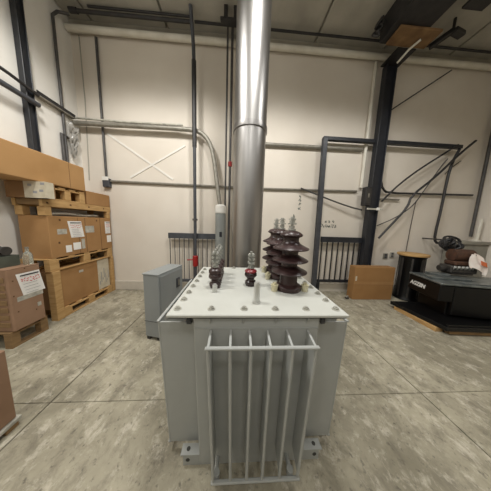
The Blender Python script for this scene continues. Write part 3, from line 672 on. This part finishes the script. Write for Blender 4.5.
# lettering on the side
tx = Vector((A0[0] - B0[0], A0[1] - B0[1], 0)).normalized(); nrm = Vector((tx.y, -tx.x, 0))
cu = bpy.data.curves.new('lettering', 'FONT'); cu.body = 'AGZ8N'; cu.size = .10; cu.align_x = 'CENTER'; cu.align_y = 'CENTER'; cu.extrude = .0015; cu.offset = .004; cu.shear = .15
tmp = bpy.data.objects.new('tmp', cu); COL.objects.link(tmp)
bpy.context.view_layer.update()
me = bpy.data.meshes.new_from_object(tmp.evaluated_get(bpy.context.evaluated_depsgraph_get())); bpy.data.objects.remove(tmp)
cpt = Vector((A0[0] - 3.1, A0[1] - 2.1, .525)) - tx * .44 + nrm * .003
if nrm.x > 0: nrm = -nrm; cpt = Vector((A0[0] - 3.1, A0[1] - 2.1, .525)) - tx * .44 + nrm * .003
me.transform(Matrix(((tx.x, 0, nrm.x, cpt.x), (tx.y, 0, nrm.y, cpt.y), (0, 1, 0, cpt.z), (0, 0, 0, 1))))
me.materials.clear(); me.materials.append(M_letter); me.name = 'lettering'
lo = bpy.data.objects.new('lettering', me); COL.objects.link(lo); lo.parent = sd
# engine block on top of the machine
E_ = thing('engine_block', 'rusty brown engine block with a row of bright ports on top of the black machine', 'engine', (4.17, 2.80, .742), math.radians(-10)); E_.scale = (.68, .9, 1.0)
B().box((-.32, -.12, .03), (.30, .14, .17), .02).build('block', M_iron, E_)
B().box((-.26, -.10, 0), (.24, .12, .03), .004).build('sump', M_iron, E_)
for k in range(5):
    o = B().cyl((-.24 + .095 * k, -.13, .115), (-.24 + .095 * k, -.10, .135), .043, n=14).build('port', M_sil2, E_)
    B().cyl((-.24 + .095 * k, -.1315, .1145), (-.24 + .095 * k, -.128, .116), .026, n=12).build('port_hole', M_black, o)
B().box((-.22, -.1, .17), (.26, .14, .25), .02).build('cylinder_head', M_rust, E_)
B().lathe([(.06, -.24), (.11, -.23), (.115, .0), (.11, .24), (.06, .25)], (.02, .02, .355), 22, Matrix.Rotation(math.pi / 2, 3, 'Y')).build('manifold', M_rust, E_, smooth=True)
for k in range(4):
    B().cyl((-.14 + .11 * k, -.03, .25), (-.14 + .11 * k, .0, .30), .032, n=12).build('manifold_pipe', M_rust, E_)
B().lathe([(.05, -.08), (.06, -.05), (.06, .05), (.05, .08)], (-.40, .0, .10), 18, Matrix.Rotation(math.pi / 2, 3, 'Y')).build('pulley', M_iron, E_, smooth=True)
g = thing('rag', 'crumpled white and orange printed rag hanging off the right end of the engine block', 'rag', (4.26, 2.62, .89)); g.scale = (.8, .9, .75)
b = B(); b.grid(lambda u, v: Vector((-.13 + .30 * u + .05 * v, -.0 + .09 * v + .03 * math.sin(u * 9 + v * 4) - .05 * u, .0 + .36 * v - .17 * u * u + .025 * math.sin(u * 7 - v * 8))), 12, 12, .004)
rg = b.build('rag_cloth', M_rag, g, smooth=True)
b = B(); b.grid(lambda u, v: Vector((.04 + .12 * u, -.026 - .02 * u + .02 * v, .10 + .10 * v - .05 * u)), 3, 3, .003); b.build('orange_print', M_orange, rg)
g = thing('cable_coil', 'tangled bundle of black cable hanging on the wall behind the black machine', 'cable', (4.46, 3.2, 1.27)); g.scale = (.68, 1, .75)
rnd = random.Random(11); b = B()
for k in range(7):
    rr = rnd.uniform(.10, .2); tilt = rnd.uniform(-.5, .5); oxx, ozz = rnd.uniform(-.05, .05), rnd.uniform(-.04, .04)
    b.tube([(oxx + rr * math.cos(t_) * 1.15, .05 * math.sin(t_ * 2 + k) + tilt * .1 - .01 * k, ozz + rr * math.sin(t_)) for t_ in [2 * math.pi * q / 18 for q in range(19)]], .026, 7)
for k in range(9):
    a = rnd.uniform(0, 6.28); b.tube([(.14 * math.cos(a), -.03, .12 * math.sin(a)), (.22 * math.cos(a), -.06, .18 * math.sin(a)), (.27 * math.cos(a + .3), -.03, .21 * math.sin(a + .3))], .018, 6)
b.build('coil_loops', M_black, g, smooth=True); B().cyl((.02, -.1, .02), (.02, -.06, .02), .035, n=12).build('plug', M_galv, g); B().cyl((-.05, -.06, .1), (-.05, .49, .1), .02, n=10).build('hook', M_iron, g)

db = thing('floor_scrap', 'small dark scrap of metal lying on the floor by the cardboard box', 'scrap', (2.44, 3.30, 0))
B().box((-.04, -.03, 0), (.04, .03, .035), .012).build('scrap_body', M_iron, db); B().cyl((-.02, 0, .03), (.03, .01, .06), .016, n=8).build('scrap_bolt', M_galv, db)
